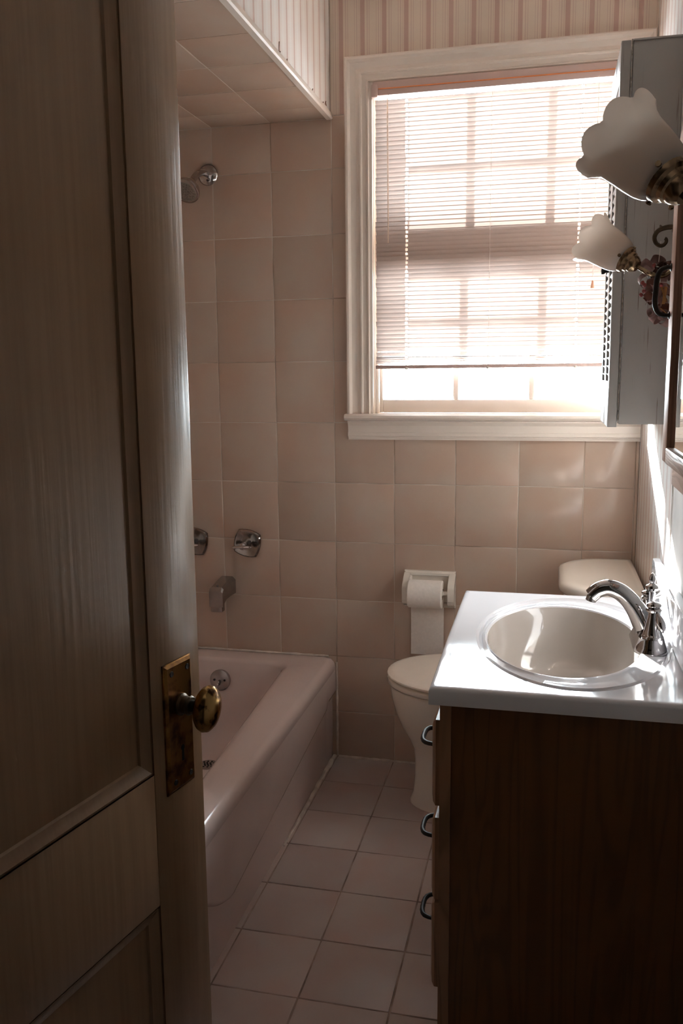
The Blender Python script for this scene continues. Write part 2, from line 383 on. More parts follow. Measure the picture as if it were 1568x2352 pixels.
# front wall with the doorway, and the dark hall behind the camera
b = B()
for lo, hi in (((-.9, YF-.12, -.1), (.03, YF, CEIL+.1)), ((.93, YF-.12, -.1), (1.2, YF, CEIL+.1)), ((.03, YF-.12, 2.05), (.93, YF, CEIL+.1))): box(b, lo, hi)
tag(mk('wall_front', b, 'ceil'), 'structure')
b = B()
for lo, hi in (((-.85, -4.2, -.1), (-.75, YF-.12, CEIL)), ((1.7, -4.2, -.1), (1.8, YF-.12, CEIL)), ((-.85, -4.3, -.1), (1.8, -4.2, CEIL)), ((1.2, YF-.12, -.1), (1.8, YF-.02, CEIL))): box(b, lo, hi)
tag(mk('wall_hall', b, 'hall'), 'structure')
tag(bx('ceiling_hall', (-.85, -4.3, CEIL), (1.8, YF-.12, CEIL+.1), 'hall'), 'structure')
tag(bx('floor_hall', (-.85, -4.3, -.1), (1.8, YF-.12, -.004), 'hallfloor'), 'structure')
tag(bx('ceiling', (-.9, YF-.12, CEIL), (1.2, .25, CEIL+.1), 'ceil'), 'structure')

floor = tag(bx('floor', (-.9, YF-.12, -.1), (1.2, .25, -.0016), 'floor_grout'), 'structure')
fx = [-.03, -.0033] + [.2022 + P*k for k in range(0, 4)] + [W]
fy = [.002, -.1938] + [-.1938 - P*k for k in range(1, 11)] + [YF]
FG = .0042
for i in range(len(fx)-1):
    for j in range(len(fy)-1):
        w, h = fx[i+1]-fx[i], fy[j]-fy[j+1]
        if w < .02 or h < .03: continue
        tile(floor, ((fx[i]+fx[i+1])/2, (fy[j]+fy[j+1])/2, 0), (1,0,0), (0,1,0), (0,0,1), w-FG, h-FG, 'floor_tile', t=.0045)

b = B(); tube(b, [(.004+.0115*k, -.002, .001) for k in range(27)], [.0055*random.uniform(.6, 1.3) for k in range(27)], 6); mk('caulk_bead', b, 'caulk', floor)

# soffit over the tub
sof = tag(bx('wall_soffit', (-.772, -1.545, SOF+.0012), (-.006, .006, CEIL), 'grout'), 'structure')
b = B(); box(b, (-.006, -1.545, SOF+.004), (-.003, .0, CEIL)); mk('wallpaper', b, 'paper_side', sof)
sx_ = [-.765, -.6165, -.411, -.2055, -.012]
for i in range(4):
    for j in range(len(ye)-1):
        tile(sof, ((sx_[i]+sx_[i+1])/2, (ye[j]+ye[j+1])/2, SOF), (1,0,0), (0,-1,0), (0,0,-1), sx_[i+1]-sx_[i]-G, ye[j]-ye[j+1]-G, 'tile')
b = B()
prof = [(-.014, SOF-.004), (.002, SOF-.004), (.006, SOF), (.006, SOF+.010), (.003, SOF+.016), (-.003, SOF+.017), (-.003, SOF+.004), (-.014, SOF+.004)]
prism(b, prof, lambda a, c, d: Vector((a, d, c)), -1.545, -.001)
tag(mk('trim_1', b, 'paint'), 'structure')
b = B()   # frayed paper along the soffit's bottom edge
for (y, z, w, h) in ((-.548, 2.200, .007, .040), (-.540, 2.193, .012, .012), (-.478, 2.193, .010, .014), (-.450, 2.191, .030, .006), (-.400, 2.191, .040, .004), (-.215, 2.194, .008, .014), (-.205, 2.191, .020, .006), (-.090, 2.193, .012, .012), (-.055, 2.204, .022, .012)):
    pts = [(y-w*.5, z-h*.5), (y+w*.5, z-h*.45), (y+w*.4, z-h*.1), (y+w*.1, z+h*.1), (y-w*.1, z+h*.5), (y-w*.4, z+h*.1)]
    R0 = [Vector((-.0032, a, c)) for a, c in pts]; R1 = [Vector((-.0022+.004*max(0, (c-z)/h), a, c)) for a, c in pts]
    loft(b, [R0, R1])
f = mk('torn_paper_flakes', b, 'flake', sof); f['kind'] = 'stuff'

# ------------------------------------------------------------------ the window
win = empty('window_1', (0.52, 0, 1.228), 'structure')
cw = .087
CX0, CX1, CZ0, CZ1 = .050, .985, 1.228, 2.345
CPROF = [(0, 0), (0, -.026), (.004, -.029), (.010, -.029), (.014, -.024), (.017, -.017), (.034, -.013), (.045, -.016), (.048, -.021), (.052, -.021), (.055, -.015), (.068, -.014), (.071, -.019), (.075, -.020), (.078, -.015), (.087, -.014), (.087, 0)]
def casing(stations):
    b = B()
    loft(b, [[fn(u, v) for u, v in CPROF] for fn in stations]); mk('casing', b, 'paint', win, smooth=20)
casing([lambda u, v: Vector((CX0+u, v, CZ0)), lambda u, v: Vector((CX0+u, v, CZ1-u))])
casing([lambda u, v: Vector((CX0+u, v, CZ1-u)), lambda u, v: Vector((CX1-u, v, CZ1-u))])
casing([lambda u, v: Vector((CX1-u, v, CZ1-u)), lambda u, v: Vector((CX1-u, v, CZ0))])
b = B()
prof = [(.034, 1.206), (-.026, 1.206), (-.040, 1.209), (-.046, 1.216), (-.044, 1.224), (-.036, 1.229), (.034, 1.230)]
prism(b, prof, lambda a, c, d: Vector((d, a, c)), .044, .987); mk('window_stool', b, 'paint', win)
b = B()
prof = [(0, 1.206), (-.028, 1.206), (-.027, 1.200), (-.020, 1.190), (-.018, 1.176), (-.018, 1.168), (-.021, 1.167), (-.021, 1.156), (-.017, 1.154), (-.017, 1.150), (-.013, 1.149), (-.013, 1.143), (0, 1.143)]
prism(b, prof, lambda a, c, d: Vector((d, a, c)), .052, .987); mk('window_apron', b, 'paint', win, smooth=20)
for lo, hi in (((.1255, -.001, 1.2125), (.140, .249, 2.3445)), ((.915, -.001, 1.2125), (.9295, .249, 2.3445)), ((.140, -.001, 2.328), (.915, .249, 2.3445)), ((.140, .034, 1.2125), (.915, .249, 1.230))):
    bx('jamb', lo, hi, 'paint', win)
for lo, hi in (((.140, .012, 1.230), (.152, .034, 2.328)), ((.903, .012, 1.230), (.915, .034, 2.328)), ((.152, .012, 2.314), (.903, .034, 2.328))):
    bx('stop_bead', lo, hi, 'paint', win, .003)
bx('head_board', (.140, -.001, 2.256), (.915, .010, 2.328), 'paint', win)
def sash(y0, y1, z0, z1, bot, top, mz, panes_top):
    s = empty('sash', (0, 0, 0)); s.parent = win; s.location = (0, 0, 0)
    X0, X1, st = .141, .914, .020
    for lo, hi in (((X0, y0, z0), (X0+st, y1, z1)), ((X1-st, y0, z0), (X1, y1, z1))): bx('stile', lo, hi, 'paint', s, .002)
    bx('rail', (X0+st, y0, z0), (X1-st, y1, z0+bot), 'paint', s, .003); bx('rail', (X0+st, y0, z1-top), (X1-st, y1, z1), 'paint', s, .003)
    for x in (.405, .650): bx('muntin', (x-.009, y0+.004, z0+bot), (x+.009, y1-.004, z1-top), 'paint', s, .003)
    bx('muntin', (X0+st, y0+.005, mz-.009), (X1-st, y1-.005, mz+.009), 'paint', s, .003)
    ym = (y0+y1)/2
    for xa, xb in ((X0+st, .396), (.414, .641), (.659, X1-st)):
        for za, zb in ((z0+bot, mz-.009), (mz+.009, z1-top)):
            bx('pane', (xa, ym-.0015, za), (xb, ym+.0015, zb), 'glass', s)
    return s
lower = sash(.036, .070, 1.231, 1.745, .043, .055, 1.552, None)
upper = sash(.073, .107, 1.745, 2.3275, .110, .020, 2.045, None)
bx('sticker', (.166, .0495, 1.352), (.196, .0512, 1.366), 'sticker', win)

# ------------------------------------------------------------------ mini blind
bl = thing('mini_blind', (.505, -.012, 2.235), 'pink venetian mini blind lowered over the sunlit window almost to the sill', 'blind')
BX0, BX1, BY = .148, .868, -.010
b = B(); box(b, (.141, -.024, 2.223), (.914, .004, 2.265), .002); mk('head_rail', b, 'rail', bl)
b = B(); box(b, (.160, -.0265, 2.2405), (.895, -.0245, 2.2435)); mk('painted_glow_strip', b, 'rail_glow', bl)  # added strip: the backlit line on the rail, painted as plain orange
b = B(); box(b, (.138, -.029, 2.218), (.158, .004, 2.256), .002); mk('end_bracket', b, 'rail', bl)
holes = [.248, .782]
def slat_mesh():
    b = B(); n = 5; wd = .0158; tilt = math.radians(68)
    xsn = [BX0]
    for hx in holes: xsn += [hx-.0038, hx+.0038]
    xsn += [BX1]
    rows = []
    for k in range(n):
        s = k/(n-1)-.5
        loc = (s*wd, .0016*(1-4*s*s))            # across the slat, and its crown
        ca, sa = math.cos(tilt), math.sin(tilt)
        # room-side edge (negative y) is the raised one
        rows.append((s*wd*ca + loc[1]*sa, -s*wd*sa + loc[1]*ca))
    V = [[b.verts.new((x, yy, zz)) for x in xsn] for yy, zz in rows]
    for k in range(n-1):
        for i in range(len(xsn)-1):
            if i in (1, 3) and k in (1, 2): continue
            b.faces.new((V[k][i], V[k][i+1], V[k+1][i+1], V[k+1][i]))
    me = bpy.data.meshes.new('slat'); 
    b.to_mesh(me); b.free(); me.materials.append(M['slat'])
    me.polygons.foreach_set('use_smooth', [True]*len(me.polygons))
    return me
sm = slat_mesh()
def add_slat(z, dx=0, ry=0.0, rx=0.0):
    o = bpy.data.objects.new('slat', sm); COL.objects.link(o); o.parent = bl
    o.location = Vector((dx, BY, z)) - Vector(bl.location); o.rotation_euler = (rx, ry, 0)
z = 2.2045
while z > 1.432:
    add_slat(z, random.uniform(-.0012, .0012), random.uniform(-.0006, .0006), random.uniform(-.05, .05)); z -= .01365
for k, zz in enumerate((1.4235, 1.412, 1.4065, 1.4005, 1.3955)): add_slat(zz, 0, (.0, .004, -.002, .001, 0)[k], (.2, .5, .7, .8, .9)[k])
b = B(); box(b, (BX0-.002, -.019, 1.376), (BX1, -.002, 1.388), .003); mk('bottom_rail', b, 'rail', bl)
for x in (.250, .513, .784): b = B(); lathe(b, [(.0, 0), (.005, 0), (.005, .006), (.0, .006)], (x, -.021, 1.379), (0, -.3, -1), 12); mk('rail_button', b, 'cord', bl)
for x in (.248, .782, .513):
    b = B()
    for yy in (-.0195, -.0008): tube(b, [(x, yy, 2.222), (x, yy, 1.388)], .0005, 5)
    mk('ladder_cord', b, 'cord', bl)
b = B(); tube(b, [(.189, -.026, 2.212), (.1915, -.027, 1.775)], .0022, 6); mk('tilt_wand', b, 'wand', bl)
b = B(); tube(b, spline([(.189, -.020, 2.226), (.193, -.026, 2.222), (.189, -.027, 2.212)]), .0012, 6); mk('wand_hook', b, 'chrome', bl)
b = B(); tube(b, [(.826, -.027, 2.226), (.8265, -.030, 1.635)], .0008, 5); mk('pull_cord', b, 'cord', bl)
b = B(); lathe(b, [(.0015, 0), (.003, -.004), (.0045, -.012), (.006, -.021), (.0055, -.023), (.0, -.023)], (.8265, -.030, 1.637), (0, 0, 1), 12); mk('tassel', b, 'tassel', bl)

# ------------------------------------------------------------------ the half-open door
dd = Vector((.2025646, .979269, 0)).normalized(); dn = Vector((dd.y, -dd.x, 0))
E0 = Vector((.1985, -1.708, 0)) + dd*.010
DW, DT, DH = .762, .035, 2.03
hinge = E0 - dd*DW
door = empty('door_1', (hinge.x, hinge.y, .008), 'structure')
def dp(t, s, z): return hinge + dd*t + dn*s + Vector((0, 0, z))   # t along the leaf, s out of its face (0 = visible face)
def dbox(name, t0, t1, s0, s1, z0, z1, m, bev=.0015, parent=None):
    b = B(); box(b, (t0, s0, z0), (t1, s1, z1), bev)
    for v in b.verts: v.co = dp(v.co.x, v.co.y, v.co.z)
    return mk(name, b, m, parent or door)
ST = .120
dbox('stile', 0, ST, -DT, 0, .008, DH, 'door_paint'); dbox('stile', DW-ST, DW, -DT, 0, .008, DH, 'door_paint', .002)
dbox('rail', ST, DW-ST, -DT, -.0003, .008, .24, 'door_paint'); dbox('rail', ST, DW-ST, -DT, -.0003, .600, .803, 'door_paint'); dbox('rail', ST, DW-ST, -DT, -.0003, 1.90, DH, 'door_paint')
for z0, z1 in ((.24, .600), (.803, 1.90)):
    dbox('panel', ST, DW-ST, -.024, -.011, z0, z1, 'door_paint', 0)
    mp_ = [(0, 0), (0, -.003), (.004, -.0015), (.008, -.004), (.014, -.006), (.020, -.0075), (.022, -.011), (0, -.011)]
    A0, A1 = ST, DW-ST
    sides = [((A0, z0), (A1, z0), 1, 1, -1, 1), ((A1, z0), (A1, z1), -1, 1, -1, -1), ((A1, z1), (A0, z1), -1, -1, 1, -1), ((A0, z1), (A0, z0), 1, -1, 1, 1)]
    for (p, q, sx1, sz1, sx2, sz2) in sides:
        b = B(); loft(b, [[dp(p[0]+sx1*u, v, p[1]+sz1*u) for u, v in mp_], [dp(q[0]+sx2*u, v, q[1]+sz2*u) for u, v in mp_]])
        mk('molding', b, 'door_paint', door, smooth=20)
# lock plate and knob: t measured from the free edge
def te(e): return DW - e
e0, e1, pz0, pz1 = .026, .094, .758, .956
b = B()
def plr(d, s): return [dp(te(e), s, z) for e, z in ((e0+d, pz0+d), (e1-d, pz0+d), (e1-d, pz1-d), (e0+d, pz1-d))]
loft(b, [plr(0, 0), plr(0, .0022), plr(.002, .0026), plr(.006, .0060), plr(.0075, .0056)])
plate = mk('lock_plate', b, 'brass_dark', door, smooth=20)
for e, z in ((e0+.014, pz1-.016), (e1-.016, pz1-.016), (e0+.014, pz0+.016), (e1-.016, pz0+.016)):
    b = B(); lathe(b, [(.0, .0), (.0045, .0), (.0038, .0012), (.0, .0008)], dp(te(e), .0056, z), dn, 14); mk('screw', b, 'iron', plate)
kz = .815
b = B(); ky = [(math.cos(a)*.0042, kz+.006+math.sin(a)*.0046) for a in [(-55+i*290/14)*PI/180 for i in range(15)]] + [(-.0026, kz-.014), (.0026, kz-.014)]
prism(b, ky, lambda a, c, d: dp(te(.058)+a, d, c), .0050, .0062); mk('keyhole', b, 'hole', plate)
kz = .888; ko = dp(te(.058), .0056, kz)
b = B(); lathe(b, [(.0, 0), (.0165, 0), (.0165, .003), (.0135, .006), (.0125, .013), (.0145, .016), (.0125, .019), (.0, .019)], ko, dn, 24); mk('knob_collar', b, 'scroll', door)
b = B(); lathe(b, [(.009, .017), (.009, .024), (.008, .028), (.010, .032)], ko, dn, 20); mk('spindle', b, 'iron', door)
b = B(); lathe(b, [(.006, .028), (.0125, .0300), (.0200, .0340), (.0242, .0390), (.0260, .0450), (.0248, .0515), (.0203, .0570), (.0128, .0607), (.0057, .0622), (.0, .0625)], ko, dn, 32, sx=1.32, uref=(dd.x*.38, dd.y*.38, 1), caps=(True, False)); mk('knob', b, 'brass', door)
for z in (.25, 1.0, 1.75):
    b = B(); tube(b, [dp(-.004, .004, z), dp(-.004, .004, z+.09)], .006, 10); mk('hinge', b, 'iron', door)

# ------------------------------------------------------------------ bathtub
tub = thing('bathtub', (-.38, -.77, 0), 'pink enamelled built-in bathtub with recessed apron along the tiled floor', 'bathtub')
TX0, TX1, TY0, TY1, TZ = -.764, -.002, -1.543, -.002, .376
def rrect(x0, x1, y0, y1, r, z, n=8):
    out = []
    for cx, cy, a0 in ((x1-r, y1-r, 0), (x0+r, y1-r, 90), (x0+r, y0+r, 180), (x1-r, y0+r, 270)):
        for k in range(n+1):
            a = math.radians(a0+90*k/n); out.append(Vector((cx+r*math.cos(a), cy+r*math.sin(a), z)))
    return out
b = B()
def skew(ring, amt):   # the basin's room-side edge runs slightly oblique to the rim
    for v in ring:
        if v.x > -.38: v.x += amt*(-(v.y+.10))*((v.x+.38)/.28)
    return ring
rings = [rrect(TX0, TX1-.004, TY0, TY1, .012, .325), rrect(TX0, TX1-.001, TY0, TY1, .016, .345), rrect(TX0+.002, TX1-.004, TY0+.002, TY1-.002, .022, .362), rrect(TX0+.008, TX1-.012, TY0+.008, TY1-.006, .026, .372), rrect(TX0+.016, TX1-.024, TY0+.02, TY1-.02, .028, TZ),
         skew(rrect(-.70, -.140, -1.45, -.092, .05, TZ-.001), .068), skew(rrect(-.692, -.152, -1.44, -.100, .055, TZ-.005), .068), skew(rrect(-.684, -.162, -1.43, -.105, .058, TZ-.016), .068), skew(rrect(-.672, -.170, -1.40, -.113, .07, .30), .06),
         skew(rrect(-.650, -.185, -1.33, -.128, .09, .16), .045), skew(rrect(-.635, -.20, -1.29, -.140, .10, .105), .03), skew(rrect(-.60, -.235, -1.23, -.170, .11, .078), .02), rrect(-.50, -.33, -1.0, -.27, .07, .066)]
loft(b, rings, (False, True)); mk('basin', b, 'tub', tub, smooth=60)
# apron: upper field proud, lower field set back along a line that dips towards the middle of the tub
b = B()
def crease(y):
    t = -y
    if t < .12: return .24
    if t < 1.06: return .222 - .107*(t-.12)/.94 
    if t < 1.20: return .115 + .065*((t-1.06)/.14)**1.5
    return min(.30, .18+.5*(t-1.20))
ysn = [-.002 - .0257*k for k in range(61)]
rows = []
for y in ysn:
    c = crease(y)
    rows.append([Vector((-.050, y, .34)), Vector((-.006, y, .34)), Vector((-.0045, y, .30)), Vector((-.004, y, c+.012)), Vector((-.006, y, c+.004)), Vector((-.016, y, c-.004)), Vector((-.018, y, c-.018)), Vector((-.019, y, 0.0)), Vector((-.050, y, 0.0))])
loft(b, rows); mk('apron', b, 'tub', tub, smooth=40)
b = B()   # lumpy white caulk along the floor, the end wall and the corner
pts = [(-.012+random.uniform(-.0015, .0015), y, .001) for y in [-.004-.02*k for k in range(32)]]
tube(b, pts, [.009*(1-.65*k/31)*random.uniform(.75, 1.25) for k in range(32)], 7)
tube(b, [(-.001, -.002, .005+.012*k) for k in range(30)], [.0042*random.uniform(.8, 1.2) for k in range(30)], 6)
tube(b, [(-.03-.024*k, -.003, TZ-.002) for k in range(30)], [.0045*random.uniform(.7, 1.3) for k in range(30)], 6)
mk('caulk_line', b, 'caulk', tub)
on = Vector((0, -1, .08)).normalized(); oc = Vector((-.395, -.1175, .300))
b = B(); lathe(b, [(.0, -.01), (.036, -.01), (.038, .004), (.037, .007), (.033, .009), (.0, .010)], oc, on, 32); ov = mk('overflow_plate', b, 'chrome_dull', tub)
for sxx in (-.019, .019):
    b = B(); lathe(b, [(.0, .008), (.004, .008), (.004, .011), (.0, .0115)], oc+Vector((sxx, 0, .002)), on, 10); mk('screw', b, 'iron', ov)
b = B(); tube(b, spline([oc+on*.009, oc+on*.020+Vector((0, 0, -.004)), oc+on*.024+Vector((-.004, 0, -.018)), oc+on*.020+Vector((-.009, 0, -.022))], 5), .0035, 8); mk('trip_lever', b, 'chrome', ov)
dc = Vector((-.378, -.30, .0655))
b = B(); lathe(b, [(.0, .0), (.034, .0), (.034, .004), (.030, .005), (.0, .004)], dc, (0, 0, 1), 28); dr = mk('drain', b, 'chrome_dull', tub)
for r, n in ((.0, 1), (.011, 6), (.022, 10)):
    for k in range(n):
        a = 2*PI*k/n; b = B(); lathe(b, [(.0, .0), (.0032, .0), (.0032, .0014), (.0, .0014)], dc+Vector((r*math.cos(a), r*math.sin(a), .0042)), (0, 0, 1), 8); mk('drain_hole', b, 'hole', dr)

# ------------------------------------------------------------------ shower and tub fittings on the end wall
sh = thing('shower_head', (-.426, 0, 2.024), 'chrome shower head with a perforated face on a bent arm high on the tiles', 'shower head')
b = B(); lathe(b, [(.0, 0), (.034, 0), (.035, .003), (.031, .009), (.022, .014), (.013, .017), (.0, .017)], (-.426, -.0005, 2.024), (0, -1, 0), 32); mk('wall_flange', b, 'chrome', sh)
arm = spline([(-.426, -.010, 2.024), (-.428, -.045, 2.024), (-.434, -.082, 2.008), (-.440, -.112, 1.982)], 6)
b = B(); tube(b, arm, .0105, 14); mk('shower_arm', b, 'chrome_dull', sh)
hd = Vector((-.08, -.62, -.62)).normalized(); hp = Vector((-.440, -.112, 1.982))
b = B(); lathe(b, [(.0, -.004), (.012, -.004), (.0155, .002), (.0155, .014), (.013, .018), (.020, .022), (.034, .030), (.042, .038), (.0445, .047), (.0435, .053), (.037, .055), (.0, .055)], hp, hd, 32); mk('head_body', b, 'chrome', sh)
b = B(); lathe(b, [(.0, .0540), (.035, .0540), (.034, .0562), (.0, .0565)], hp, hd, 28); fc = mk('spray_face', b, 'nozzle', sh)
d_, u_, v_ = frame(hd)
b = B()
for r, n in ((.009, 6), (.018, 12), (.027, 18)):
    for k in range(n):
        a = 2*PI*k/n; lathe(b, [(.0016, .055), (.0012, .0578), (.0, .0578)], hp+u_*r*math.cos(a)+v_*r*math.sin(a), hd, 6)
nz_ = mk('nozzles', b, 'chrome_dull', fc); nz_['kind'] = 'stuff'
def valve(x, z, lever, label, rot):
    t = thing('tub_valve_handle', (x, 0, z), label, 'tap handle', 'tub taps')
    b = B(); rings = []
    def sq(h, off, n=6):   # square rosette with bowed sides, turned a little
        out = []
        for k in range(4):
            for i in range(n):
                a = i/n*2-1; p = Vector((a*h, h*(1+.22*(1-a*a)) )).to_2d() if False else (a*h, h*(1+.20*(1-a*a)))
                ang = rot + k*-PI/2; c, s = math.cos(ang), math.sin(ang)
                out.append(Vector((x+p[0]*c-p[1]*s, -off, z+p[0]*s+p[1]*c)))
        return out
    loft(b, [sq(.040, .0005), sq(.0415, .004), sq(.0405, .009), sq(.037, .0125), sq(.031, .0115), sq(.024, .008), sq(.016, .008)])
    mk('rosette', b, 'chrome_worn', t, smooth=35)
    b = B(); lathe(b, [(.0, 0), (.016, 0), (.0155, .012), (.012, .018), (.0105, .030), (.0, .030)], (x, -.008, z), (0, -1, 0), 20); mk('valve_stem', b, 'chrome', t)
    if lever:
        b = B(); lathe(b, [(.0, 0), (.012, 0), (.0135, .006), (.0125, .014), (.0, .016)], (x-.003, -.038, z-.004), (0, -1, 0), 18); mk('hub', b, 'chrome', t)
        b = B(); tube(b, [(x-.040, -.050, z-.008), (x-.034, -.050, z-.008), (x-.024, -.051, z-.007), (x+.0, -.051, z-.006), (x+.018, -.050, z-.005), (x+.024, -.050, z-.005), (x+.030, -.049, z-.005)], [.0035, .0062, .0048, .0070, .0066, .0045, .004], 12); mk('lever', b, 'chrome', t)
valve(-.321, .772, True, 'tub tap right of the spout: square chrome rosette with a lever', math.radians(-13))
valve(-.520, .772, True, 'tub tap half hidden behind the open door: square chrome rosette above the spout', math.radians(-13))
sp = thing('tub_spout', (-.402, 0, .615), 'angular chrome bath spout jutting from the pink tiles below the taps', 'spout')
b = B()
def spr(y, zc, hw, hh, ch): # chamfered rectangle
    return [Vector((-.402+a, y, zc+c)) for a, c in ((-hw+ch, hh), (hw-ch, hh), (hw, hh-ch), (hw, -hh), (-hw, -hh), (-hw, hh-ch))]
loft(b, [spr(-.0005, .618, .031, .030, .012), spr(-.010, .618, .031, .030, .012), spr(-.050, .616, .029, .028, .011), spr(-.085, .611, .027, .026, .009), spr(-.108, .603, .026, .030, .007), spr(-.118, .592, .025, .028, .006)])
mk('spout_body', b, 'chrome_dull', sp, smooth=20)
b = B(); box(b, (-.424, -.117, .545), (-.380, -.090, .580), .004); mk('spout_lip', b, 'chrome_dull', sp)
b = B(); tube(b, [(-.402, -.100, .628), (-.402, -.102, .642)], [.003, .004], 8); mk('diverter_knob', b, 'chrome', sp)

# ------------------------------------------------------------------ toilet
to = thing('toilet', (.60, -.265, 0), 'cream white toilet with its lid down and tank against the striped wall', 'toilet')
CYT = -.262
def egg(xf, xb, hw, z, n=40, cy=CYT):
    """plan outline: round pointed front at xf (towards -x), blunter back at xb"""
    out = []; xc = xf + (xb-xf)*.52
    for k in range(n):
        a = 2*PI*k/n; c, s = math.cos(a), math.sin(a)
        rx = (xc-xf) if c < 0 else (xb-xc)
        pw = 1.0 if c < 0 else .78
        out.append(Vector((xc + rx*(abs(c)**pw)*(1 if c > 0 else -1), cy + hw*(abs(s)**.95)*(1 if s > 0 else -1), z)))
    return out
b = B()
loft(b, [egg(.304, .765, .106, 0), egg(.304, .765, .106, .010), egg(.314, .757, .098, .035), egg(.319, .752, .095, .09), egg(.319, .752, .095, .15), egg(.314, .754, .100, .185), egg(.298, .758, .120, .220), egg(.275, .763, .146, .262), egg(.256, .767, .166, .310), egg(.245, .770, .178, .355), egg(.241, .770, .182, .388), egg(.243, .768, .180, .397), egg(.250, .760, .172, .400)])
mk('bowl', b, 'china', to, smooth=60)
b = B(); loft(b, [egg(.242, .700, .180, .4035), egg(.234, .702, .188, .4065), egg(.231, .703, .191, .412), egg(.232, .702, .190, .420), egg(.238, .698, .184, .4235)]); mk('seat', b, 'seat', to, smooth=50)
b = B(); loft(b, [egg(.240, .698, .183, .4275), egg(.233, .702, .189, .4295), egg(.231, .703, .191, .4335), egg(.232, .702, .190, .4370), egg(.238, .698, .184, .4400), egg(.250, .690, .173, .4418), egg(.256, .686, .168, .4420), egg(.33, .63, .10, .4432)]); mk('lid', b, 'seat', to, smooth=40)
for s in (-.075, .075):
    b = B(); tube(b, [(.712, CYT+s-.02, .428), (.712, CYT+s+.02, .428)], .012, 12); mk('lid_hinge', b, 'seat', to)
TY = -.272
def dshape(xf, xb, hy, r, z, n=9):
    out = []
    for k in range(n+1):
        a = math.radians(180+90*k/n); out.append(Vector((xf+r+r*math.cos(a), TY-hy+r*.95+r*.95*math.sin(a), z)))
    out += [Vector((xb, TY-hy, z)), Vector((xb, TY+hy, z))]
    for k in range(n+1):
        a = math.radians(90+90*k/n); out.append(Vector((xf+r+r*math.cos(a), TY+hy-r*.95+r*.95*math.sin(a), z)))
    # bow the front
    for v in out: v.x -= 0.012*max(0, 1-((v.y-TY)/hy)**2)*(1 if v.x < xb-.05 else 0)
    return out
b = B(); loft(b, [dshape(.80, .972, .19, .10, .405), dshape(.79, .972, .20, .11, .46), dshape(.778, .972, .210, .118, .60), dshape(.770, .972, .213, .120, .742)]); mk('tank', b, 'china', to, smooth=40)
b = B(); loft(b, [dshape(.764, .975, .222, .125, .743), dshape(.757, .976, .228, .130, .750), dshape(.757, .976, .228, .130, .762), dshape(.762, .974, .223, .126, .771), dshape(.775, .968, .211, .115, .7755), dshape(.80, .955, .19, .09, .7765)]); mk('tank_lid', b, 'china', to, smooth=50)
b = B(); box(b, (.69, CYT-.10, .36), (.80, CYT+.10, .412), .02); mk('tank_shelf', b, 'china', to)
b = B(); tube(b, [(.760, -.40, .70), (.752, -.40, .70)], .010, 12); tube(b, [(.750, -.40, .70), (.748, -.345, .694)], .004, 8); mk('flush_lever', b, 'chrome', to)

# ------------------------------------------------------------------ toilet paper
tp = thing('toilet_paper_holder', (.33, 0, .635), 'white ceramic toilet paper holder on the tiles right of the tub', 'holder')
b = B()
HX0, HX1, HZ0, HZ1 = .243, .417, .575, .700
loft(b, [[Vector(p) for p in ((HX0, -.0005, HZ0), (HX1, -.0005, HZ0), (HX1, -.0005, HZ1), (HX0, -.0005, HZ1))],
         [Vector(p) for p in ((HX0, -.012, HZ0), (HX1, -.012, HZ0), (HX1, -.012, HZ1), (HX0, -.012, HZ1))],
         [Vector(p) for p in ((HX0+.006, -.018, HZ0+.006), (HX1-.006, -.018, HZ0+.006), (HX1-.006, -.018, HZ1-.006), (HX0+.006, -.018, HZ1-.006))],
         [Vector(p) for p in ((HX0+.022, -.018, HZ0+.014), (HX1-.022, -.018, HZ0+.014), (HX1-.022, -.018, HZ1-.014), (HX0+.022, -.018, HZ1-.014))],
         [Vector(p) for p in ((HX0+.026, -.006, HZ0+.018), (HX1-.026, -.006, HZ0+.018), (HX1-.026, -.006, HZ1-.018), (HX0+.026, -.006, HZ1-.018))]])
mk('back_plate', b, 'holder', tp, smooth=20)
for xa, xb in ((HX0, HX0+.022), (HX1-.022, HX1)):
    b = B(); pr = [(-.012, HZ0+.004), (-.012, HZ1-.004), (-.034, HZ1-.014), (-.066, HZ1-.038), (-.072, HZ1-.050), (-.072, HZ0+.034), (-.066, HZ0+.024), (-.034, HZ0+.008)]
    prism(b, pr, lambda a, c, d: Vector((d, a, c)), xa, xb)
    bmesh.ops.bevel(b, geom=b.edges[:], offset=.002, segments=2, affect='EDGES'); mk('side_arm', b, 'holder', tp, smooth=30)
b = B(); tube(b, [(HX0+.022, -.056, .636), (HX0+.036, -.056, .636), (HX0+.037, -.056, .636), (HX1-.037, -.056, .636), (HX1-.036, -.056, .636), (HX1-.022, -.056, .636)], [.007, .007, .010, .010, .007, .007], 14); mk('roller', b, 'holder', tp)
rl = thing('toilet_paper_roll', (.321, -.056, .631), 'white toilet paper roll with a long sheet hanging down the tiles', 'toilet roll')
b = B(); RC = Vector((.321, -.056, .631))
lathe(b, [(.019, -.0575), (.044, -.0575), (.047, -.0545), (.047, .0545), (.044, .0575), (.019, .0575), (.019, -.0575)], RC, (1, 0, 0), 40, caps=(False, False)); mk('paper', b, 'tissue', rl, smooth=40)
b = B(); lathe(b, [(.0180, -.057), (.0188, -.057), (.0188, .057), (.0180, .057), (.0180, -.057)], RC, (1, 0, 0), 24, caps=(False, False)); mk('core', b, 'card', rl)
b = B(); path = [(RC.y+.047*math.cos(a), RC.z+.047*math.sin(a)) for a in (1.2, .9, .6, .3, 0.0)] + [(-.0095, .60), (-.011, .56), (-.010, .52), (-.0115, .48), (-.0105, .44), (-.0095, .405)]
R0 = []
